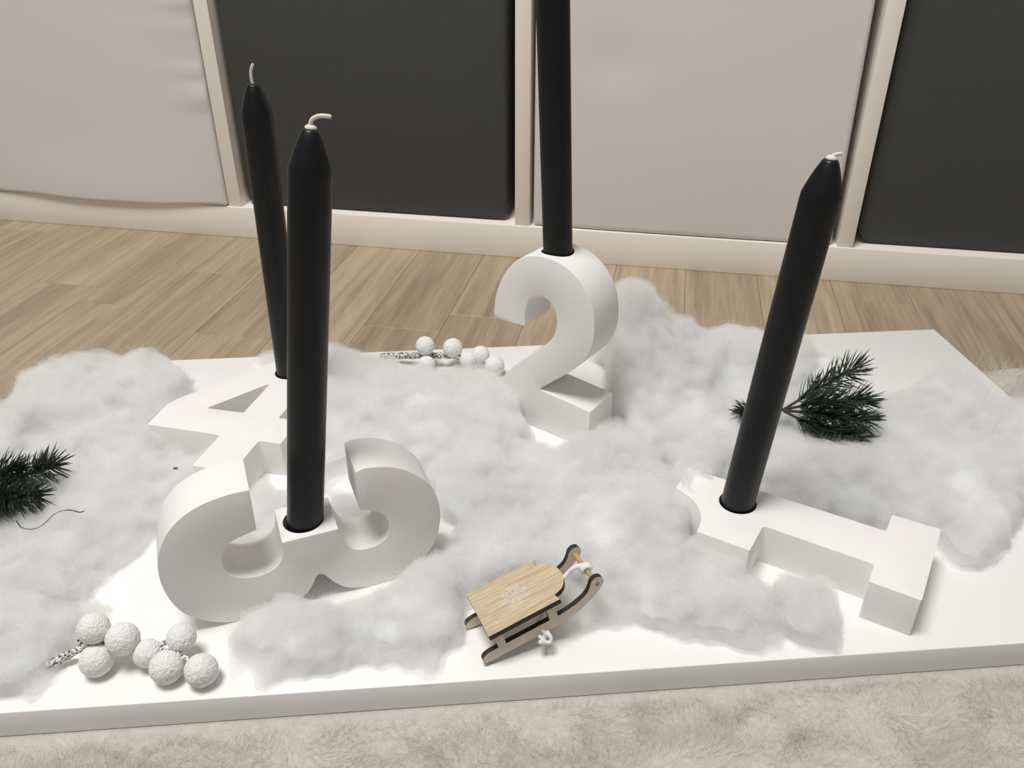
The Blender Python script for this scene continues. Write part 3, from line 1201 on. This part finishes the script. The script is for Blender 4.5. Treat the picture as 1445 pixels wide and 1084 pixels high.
wad('cotton wadding between the black candles and the upright numeral two',
    [(400, 530), (440, 515), (500, 509), (545, 528), (620, 533), (700, 538), (730, 570), (750, 600), (735, 650), (705, 720), (655, 760), (625, 725), (590, 675), (530, 660), (475, 670), (435, 715), (385, 735), (350, 725), (365, 690), (405, 690), (430, 640), (440, 590), (415, 560)],
    [(470, 535, 1.9), (560, 570, 1.9), (690, 580, 1.7), (600, 620, 2.2), (660, 690, 2.0), (450, 690, 0.9), (530, 640, 1.4), (380, 715, 0.8)], seed=4)
wad('thin wisp of cotton on the back edge of the board behind the candles',
    [(330, 503), (390, 497), (470, 497), (490, 512), (400, 514)], [(400, 505, 0.6), (460, 503, 0.9)], edge=0.8, amp=0.25, seed=14)
wad('cotton wadding in front of the upright numeral two, behind the wooden sled',
    [(640, 770), (680, 700), (725, 640), (800, 640), (872, 610), (930, 650), (975, 700), (990, 750), (970, 810), (950, 870), (900, 880), (850, 868), (800, 880), (770, 850), (740, 810), (700, 812), (672, 832), (645, 845), (632, 800)],
    [(740, 700, 1.8), (850, 690, 1.9), (930, 740, 2.0), (700, 770, 1.5), (900, 820, 1.5), (790, 760, 1.5), (820, 850, 0.75)], seed=5)
wad('cotton tuft in front of the numeral three beside the frosted berries',
    [(330, 895), (365, 870), (420, 855), (470, 858), (498, 885), (490, 930), (430, 958), (365, 962), (335, 930)],
    [(400, 910, 1.6), (450, 890, 1.8)], seed=6)
wad('cotton wadding between the numeral three and the wooden sled',
    [(485, 855), (540, 838), (600, 808), (625, 770), (655, 800), (648, 850), (670, 900), (655, 920), (600, 932), (540, 930), (490, 910)],
    [(560, 880, 1.5), (620, 840, 2.0), (610, 895, 1.2), (530, 860, 1.6)], seed=7)
wad('tall heap of cotton wadding beside and behind the upright numeral two',
    [(850, 485), (920, 490), (1000, 487), (1100, 485), (1155, 486), (1150, 540), (1110, 595), (1060, 630), (1020, 670), (975, 700), (925, 655), (870, 620), (868, 560)],
    [(865, 480, 6.6), (900, 485, 5.0), (960, 500, 3.2), (1060, 505, 2.2), (1120, 500, 1.6), (960, 580, 2.2), (1040, 570, 1.5), (960, 640, 1.7), (885, 570, 2.4)], seed=8)
wad('cotton wadding beside the flat numeral one with a green fir sprig lying on it',
    [(1050, 690), (1072, 640), (1100, 600), (1160, 610), (1230, 590), (1270, 560), (1330, 550), (1395, 583), (1480, 605), (1490, 700), (1445, 735), (1400, 775), (1345, 785), (1318, 760), (1255, 760), (1180, 735), (1090, 715)],
    [(1330, 570, 2.4), (1300, 600, 2.4), (1400, 630, 2.3), (1200, 680, 2.2), (1100, 670, 1.9), (1350, 720, 1.8), (1440, 680, 2.0), (1160, 620, 0.9), (1240, 720, 2.3)], seed=9, over=True)
wad('cotton tuft in front of the head of the numeral one',
    [(945, 815), (975, 775), (1050, 790), (1085, 820), (1090, 880), (1055, 910), (1005, 912), (955, 895)],
    [(1010, 840, 2.0), (1050, 860, 1.4)], seed=10)
wad('small cotton tuft against the stem of the numeral one',
    [(1095, 830), (1150, 815), (1190, 840), (1198, 875), (1178, 900), (1120, 895), (1098, 865)], [(1140, 860, 1.4)], edge=1.2, seed=11)
wad('cotton wadding at the tip of the flat numeral one near the leaning candle',
    [(960, 640), (1010, 635), (1050, 650), (1020, 690), (990, 740), (965, 775), (940, 730), (945, 670)], [(970, 690, 2.5), (1000, 655, 2.0)], edge=1.2, seed=12)

def s3(a, t):
    return tuple(o3 + a * D3 + t * N3)


wad('cotton wadding tucked behind the numeral three, in front of the numeral four',
    [s3(-0.8, 2.6), s3(4, 2.6), s3(9, 2.6), s3(11.5, 3.0), s3(11, 5.5), s3(8, 7.0), s3(5, 6.5), s3(2, 7.2), s3(-0.5, 5.5)],
    [(*s3(2, 5), 1.7), (*s3(8, 5), 1.9), (*s3(5, 4.5), 1.2)], edge=1.3, seed=15, cm=True)

# ------------------------------------------------------------------ wooden toy sled
sl = np.array([0.308, -0.074, -0.261])
Rz = Matrix.Rotation(sl[0], 3, 'Z')
v_ = Vector((sl[1], sl[2], 0))
R_ = Rz @ Matrix.Rotation(v_.length, 3, v_.normalized())
SM = BM @ Matrix.Translation(Vector((34.671, 2.227, 2.77 - ZT * 100 + 0.06)) / 100) @ R_.to_4x4()
sled = empty('toy_sled', SM)
tag(sled, 'small wooden sled with glitter snowflake on its seat and white cord', 'toy sled')
WR, WS, LS, XS, HS = 3.0, 3.45, 4.11, 0.79, 1.88
run_out = fillet([(0, 0.0), (4.4, 0.0)], 0)[:0] + catmull([(0.12, 0.02), (0.5, 0.0), (2.5, 0.0), (4.4, 0.0), (5.3, 0.1), (6.1, 0.36), (6.8, 0.72), (7.3, 1.08), (7.48, 1.4), (7.36, 1.7), (7.08, 1.8), (6.8, 1.66), (6.62, 1.36), (6.3, 1.02), (5.7, 0.78), (5.1, 0.66), (4.62, 0.62)], 4) + [(4.55, 0.62), (4.5, HS - 0.3), (1.05, HS - 0.3), (1.05, 0.62)] + catmull([(0.95, 0.62), (0.5, 0.6), (0.2, 0.5), (0.05, 0.28), (0.12, 0.02)], 3)[:-1]
run_hole = [(1.5, 0.62), (4.05, 0.62), (4.05, 1.36), (1.5, 1.36)]


def sided(bm, normal_axis):
    """faces whose normal is along the sheet normal -> wood (0), the cut sides -> burnt (1)"""
    bm.normal_update()
    for f in bm.faces:
        f.material_index = 0 if abs(f.normal[normal_axis]) > 0.9 else 1


for s in (-1, 1):
    y0 = s * WR / 2 - (0.3 if s > 0 else 0)
    bm = prism([run_out, run_hole], lambda a, b, t: (a, t, b), y0, y0 + 0.3)
    sided(bm, 1)
    bm_obj('runner', bm, ['ply', 'burnt'], sled, 40)
arc_f = [(4.9 + 0.85 * math.sin(w), 1.22 * -math.cos(w)) for w in np.linspace(0.12, math.pi - 0.12, 22)]
seat_poly = [(XS, -WS / 2), (XS + LS, -WS / 2), (XS + LS - 0.12, -WS / 2 + 0.42)] + arc_f + [(XS + LS - 0.12, WS / 2 - 0.42), (XS + LS, WS / 2), (XS, WS / 2)]
bm = prism([seat_poly], lambda a, b, t: (a, b, t), HS - 0.3, HS)
sided(bm, 2)
seat = bm_obj('seat', bm, ['oakseat', 'burnt'], sled, 40)
# snowflake: thin raised strokes
bm = bmesh.new()
cx0, cy0 = XS + LS * 0.53, -0.02


def stroke(p, q, w=0.035, h=0.02):
    p, q = np.array(p), np.array(q)
    d = (q - p) / np.linalg.norm(q - p)
    n_ = np.array([-d[1], d[0]]) * w / 2
    base = [p + n_, p - n_, q - n_, q + n_]
    lo_ = [bm.verts.new((x / 100, y / 100, HS / 100)) for x, y in base]
    hi_ = [bm.verts.new((x / 100, y / 100, (HS + h) / 100)) for x, y in base]
    bm.faces.new(hi_[::-1])
    for i in range(4):
        bm.faces.new((lo_[i], lo_[(i + 1) % 4], hi_[(i + 1) % 4], hi_[i]))


for k in range(8):
    w = k * math.pi / 4 + 0.2
    d = np.array([math.cos(w), math.sin(w)])
    c0 = np.array([cx0, cy0])
    stroke(c0 + d * 0.08, c0 + d * 0.80)
    for rr, ll in ((0.36, 0.26), (0.55, 0.22), (0.70, 0.14)):
        for sgn in (-1, 1):
            d2 = np.array([math.cos(w + sgn * 0.8), math.sin(w + sgn * 0.8)])
            stroke(c0 + d * rr, c0 + d * rr + d2 * ll)
bmesh.ops.recalc_face_normals(bm, faces=bm.faces)
snow = bm_obj('snowflake', bm, 'glitter', seat)
snow['label'] = 'white glitter snowflake print'
tube('crossbar', [(0.0708, -0.0150, 0.0132), (0.0708, 0.0150, 0.0132)], 0.0014, 'dowel', sled, 12)
# twisted cord: knot round the bar, runs back under the seat
ck = []
for t in np.linspace(0, 1, 26):
    ck.append((0.0708 + 0.0024 * math.cos(t * 12.6), -0.003 + 0.004 * t + 0.0, 0.0132 + 0.0024 * math.sin(t * 12.6)))
ck += [(0.066, 0.001, 0.0155), (0.062, 0.002, 0.0135), (0.056, 0.001, 0.011), (0.050, -0.001, 0.0085), (0.042, -0.006, 0.006), (0.034, -0.011, 0.0045)]
tube('cord', catmull(ck, 3), 0.0013, 'cord', sled, 8)
kn = [(0.034 + 0.0028 * math.cos(t) * (1 + 0.3 * math.sin(2 * t)), -0.0185 + 0.0022 * math.sin(t * 1.5), -0.0005 + 0.0016 * math.sin(t * 2.3)) for t in np.linspace(0, 9, 40)]
tube('cord_knot', catmull([(0.034, -0.011, 0.0045), (0.034, -0.0125, 0.003)] + kn, 2), 0.0010, 'cord', sled, 8)

# ------------------------------------------------------------------ fir sprigs
def needles_on(path, rng, n, length, spread, out):
    """needles along a twig path (list of 3-vectors, cm) appended to out as tapered 3-sided blades"""
    P = np.array(path, float)
    seg = np.linalg.norm(np.diff(P, axis=0), axis=1)
    cum = np.concatenate([[0], np.cumsum(seg)])
    for i in range(n):
        u = (i + rng.uniform(0, 1)) / n
        s_ = cum[-1] * (0.02 + 0.98 * u)
        k = min(len(seg) - 1, int(np.searchsorted(cum, s_) - 1))
        f = (s_ - cum[k]) / seg[k]
        p = P[k] * (1 - f) + P[k + 1] * f
        t = (P[k + 1] - P[k]) / seg[k]
        a = np.cross(t, [0, 0, 1.0])
        a /= np.linalg.norm(a) + 1e-9
        b = np.cross(a, t)
        w = rng.uniform(0, 2 * math.pi)
        rad = a * math.cos(w) + b * math.sin(w)
        fwd = rng.uniform(0.45, 1.0) * (1.0 if u < 0.9 else 1.8)
        d = t * fwd + rad * spread
        d /= np.linalg.norm(d)
        L = length * rng.uniform(0.75, 1.1) * (1.0 if u < 0.9 else 0.85)
        side = np.cross(d, rad)
        side /= np.linalg.norm(side) + 1e-9
        nrm = np.cross(side, d)
        bend = t * 0.22 * L
        w0 = 0.068
        q = []
        for ff, ww in ((0, 0.6), (0.35, 1.0), (0.75, 0.8), (1.0, 0.12)):
            c_ = p + d * L * ff + bend * ff * ff * 0.6
            q.append((c_ + side * w0 * ww, c_ - side * w0 * ww, c_ + nrm * w0 * 0.7 * ww))
        b0 = len(out[0])
        for tri in q:
            out[0].extend(tri)
        for r_ in range(3):
            for e in range(3):
                out[1].append((b0 + r_ * 3 + e, b0 + r_ * 3 + (e + 1) % 3, b0 + (r_ + 1) * 3 + (e + 1) % 3, b0 + (r_ + 1) * 3 + e))


def sprig(label, origin_px, zc, branches, stem, seed):
    """branches: list of (start(px,py,z), mid, end, count, needle length)"""
    rng = np.random.default_rng(seed)
    root = empty('fir_sprig', BM)
    tag(root, label, 'fir sprig')

    def p3(q):
        xy = at(q[0], q[1], q[2])
        return (xy[0], xy[1], q[2])
    if stem:
        tube('stem', [Vector(p3(q)) / 100 for q in stem], 0.0012, 'bark', root, 7)
    for st, mi, en, cnt, ln, spr in branches:
        path = catmull([p3(st), p3(mi), p3(en)], 6)
        tw = tube('twig', [Vector(p) / 100 for p in path], [0.0011 - 0.0007 * i / len(path) for i in range(len(path))], 'bark', root, 7)
        out = ([], [])
        needles_on(path[2:], rng, cnt, ln, spr, out)
        nd = soup('needles', np.array(out[0]) / 100, np.array(out[1]), 'needle', tw)
        tag(nd, kind='stuff')
    return root


sprig('dark green artificial fir sprig lying behind the candle of the numeral one', None, 0,
      [((1106, 578, 2.2), (1155, 548, 2.9), (1208, 519, 3.2), 170, 1.9, 0.75),
       ((1106, 578, 2.2), (1160, 568, 3.3), (1218, 566, 3.5), 210, 1.8, 0.8),
       ((1106, 579, 2.2), (1165, 585, 2.9), (1222, 592, 2.8), 190, 1.7, 0.8),
       ((1106, 580, 2.2), (1155, 604, 2.2), (1212, 619, 2.0), 220, 1.75, 0.8),
       ((1100, 579, 2.2), (1068, 582, 2.2), (1050, 583, 2.4), 170, 1.2, 0.95)],
      [(1060, 585, 1.9), (1085, 580, 2.1), (1106, 578, 2.2)], 21)
sprig('dark green artificial fir sprig lying on the cotton beside the numeral three', None, 0,
      [((-30, 700, 2.0), (30, 672, 2.6), (76, 656, 3.2), 210, 1.5, 1.5),
       ((-30, 705, 2.0), (10, 702, 2.7), (50, 698, 3.0), 200, 1.5, 1.6),
       ((-40, 690, 2.2), (-10, 668, 2.8), (25, 662, 2.8), 150, 1.45, 1.3),
       ((-50, 715, 2.0), (-25, 718, 2.2), (8, 716, 2.0), 150, 1.4, 1.3)],
      [(-90, 720, 1.9), (-55, 708, 2.1), (-30, 702, 2.2)], 22)
tp = [(23, 735, 2.2), (30, 744, 2.2), (42, 747, 2.25), (55, 744, 2.3), (66, 736, 2.35), (76, 726, 2.4), (88, 721, 2.45), (100, 720, 2.5), (112, 723, 2.5), (119, 721, 2.55)]
th_root = tube('wire', [Vector((*at(*q), q[2])) / 100 for q in [tuple(np.array(p)) for p in catmull(tp, 4)]], 0.00036, 'thread', None, 6)
th_root.matrix_world = BM
tag(th_root, 'thin dark curled wire lying on the cotton below the fir sprig', 'wire')
sp = at(248, 661, 1.9)
bm = bmesh.new()
bmesh.ops.create_icosphere(bm, subdivisions=2, radius=0.0012)
for v in bm.verts:
    v.co = Vector((v.co.x * 1.5, v.co.y * 0.7, v.co.z * 0.6))
speck = bm_obj('bark_crumb', bm, 'bark', None, 60)
speck.matrix_world = BM @ Matrix.Translation((sp[0] / 100, sp[1] / 100, 0.019))
tag(speck, 'tiny dark crumb lying on the cotton beside the numeral three', 'crumb')

# ------------------------------------------------------------------ frosted berry sprigs
def berry_mesh(seed, r):
    rng = np.random.default_rng(seed)
    bm_ = bmesh.new()
    bmesh.ops.create_icosphere(bm_, subdivisions=5, radius=1.0)
    from mathutils import noise as mn
    offv = Vector(rng.uniform(-50, 50, 3))
    for v in bm_.verts:
        d = v.co.normalized()
        k = 1 + 0.03 * mn.noise(d * 5 + offv) + 0.04 * mn.noise(d * 13 + offv) + 0.03 * mn.noise(d * 24 + offv)
        v.co = d * (k * r)
    me = bpy.data.meshes.new('berry')
    bm_.to_mesh(me)
    bm_.free()
    return me


def berry_sprig(label, twigs, berries, seed):
    root = empty('berry_sprig', BM)
    tag(root, label, 'berry sprig')

    def p3(q):
        xy = at(q[0], q[1], q[2])
        return Vector((xy[0], xy[1], q[2])) / 100
    for tw, rad in twigs:
        pts = catmull([tuple(p3(q)) for q in tw], 6)
        rng = random.Random(seed + len(pts))
        tube('twig', pts, [rad / 100 * (1 + 0.25 * rng.uniform(-1, 1)) for _ in pts], 'twig', root, 10)
    for i, (px, py, z, r) in enumerate(berries):
        me = berry_mesh(seed * 10 + i, r / 100)
        o = mesh_obj('berry', me, 'snowberry', root, 179)
        o.location = p3((px, py, z))


berry_sprig('frosted white berry sprig lying at the front edge of the board',
            [([(66, 940, 0.45), (95, 925, 0.6), (120, 913, 1.0), (150, 908, 1.2), (185, 915, 1.1), (220, 915, 1.0)], 0.22),
             ([(118, 914, 1.0), (112, 900, 1.5), (128, 890, 1.8)], 0.12), ([(215, 915, 1.0), (235, 906, 1.3), (250, 902, 1.4)], 0.15),
             ([(215, 915, 1.0), (245, 922, 1.1), (275, 935, 1.0)], 0.15), ([(150, 908, 1.2), (145, 920, 1.1)], 0.12), ([(220, 915, 1.0), (232, 930, 0.95)], 0.12)],
            [(132, 887, 2.2, 0.80), (173, 902, 1.75, 0.84), (136, 932, 0.86, 0.83), (208, 922, 0.95, 0.72), (256, 900, 1.4, 0.74), (235, 942, 0.86, 0.83), (284, 946, 0.86, 0.83)], 3)
berry_sprig('frosted white berry sprig lying at the back edge of the board near the numeral two',
            [([(537, 503, 0.6), (570, 502, 0.8), (600, 502, 1.0), (630, 502, 1.1), (660, 506, 1.1), (690, 510, 1.0)], 0.26),
             ([(585, 502, 0.9), (595, 496, 1.3), (600, 490, 1.7)], 0.13), ([(610, 503, 0.9), (603, 510, 0.9)], 0.13)],
            [(600, 488, 2.0, 0.78), (639, 491, 1.8, 0.80), (602, 514, 0.75, 0.70), (661, 508, 1.1, 0.7), (678, 501, 1.3, 0.76), (698, 516, 0.85, 0.80)], 4)
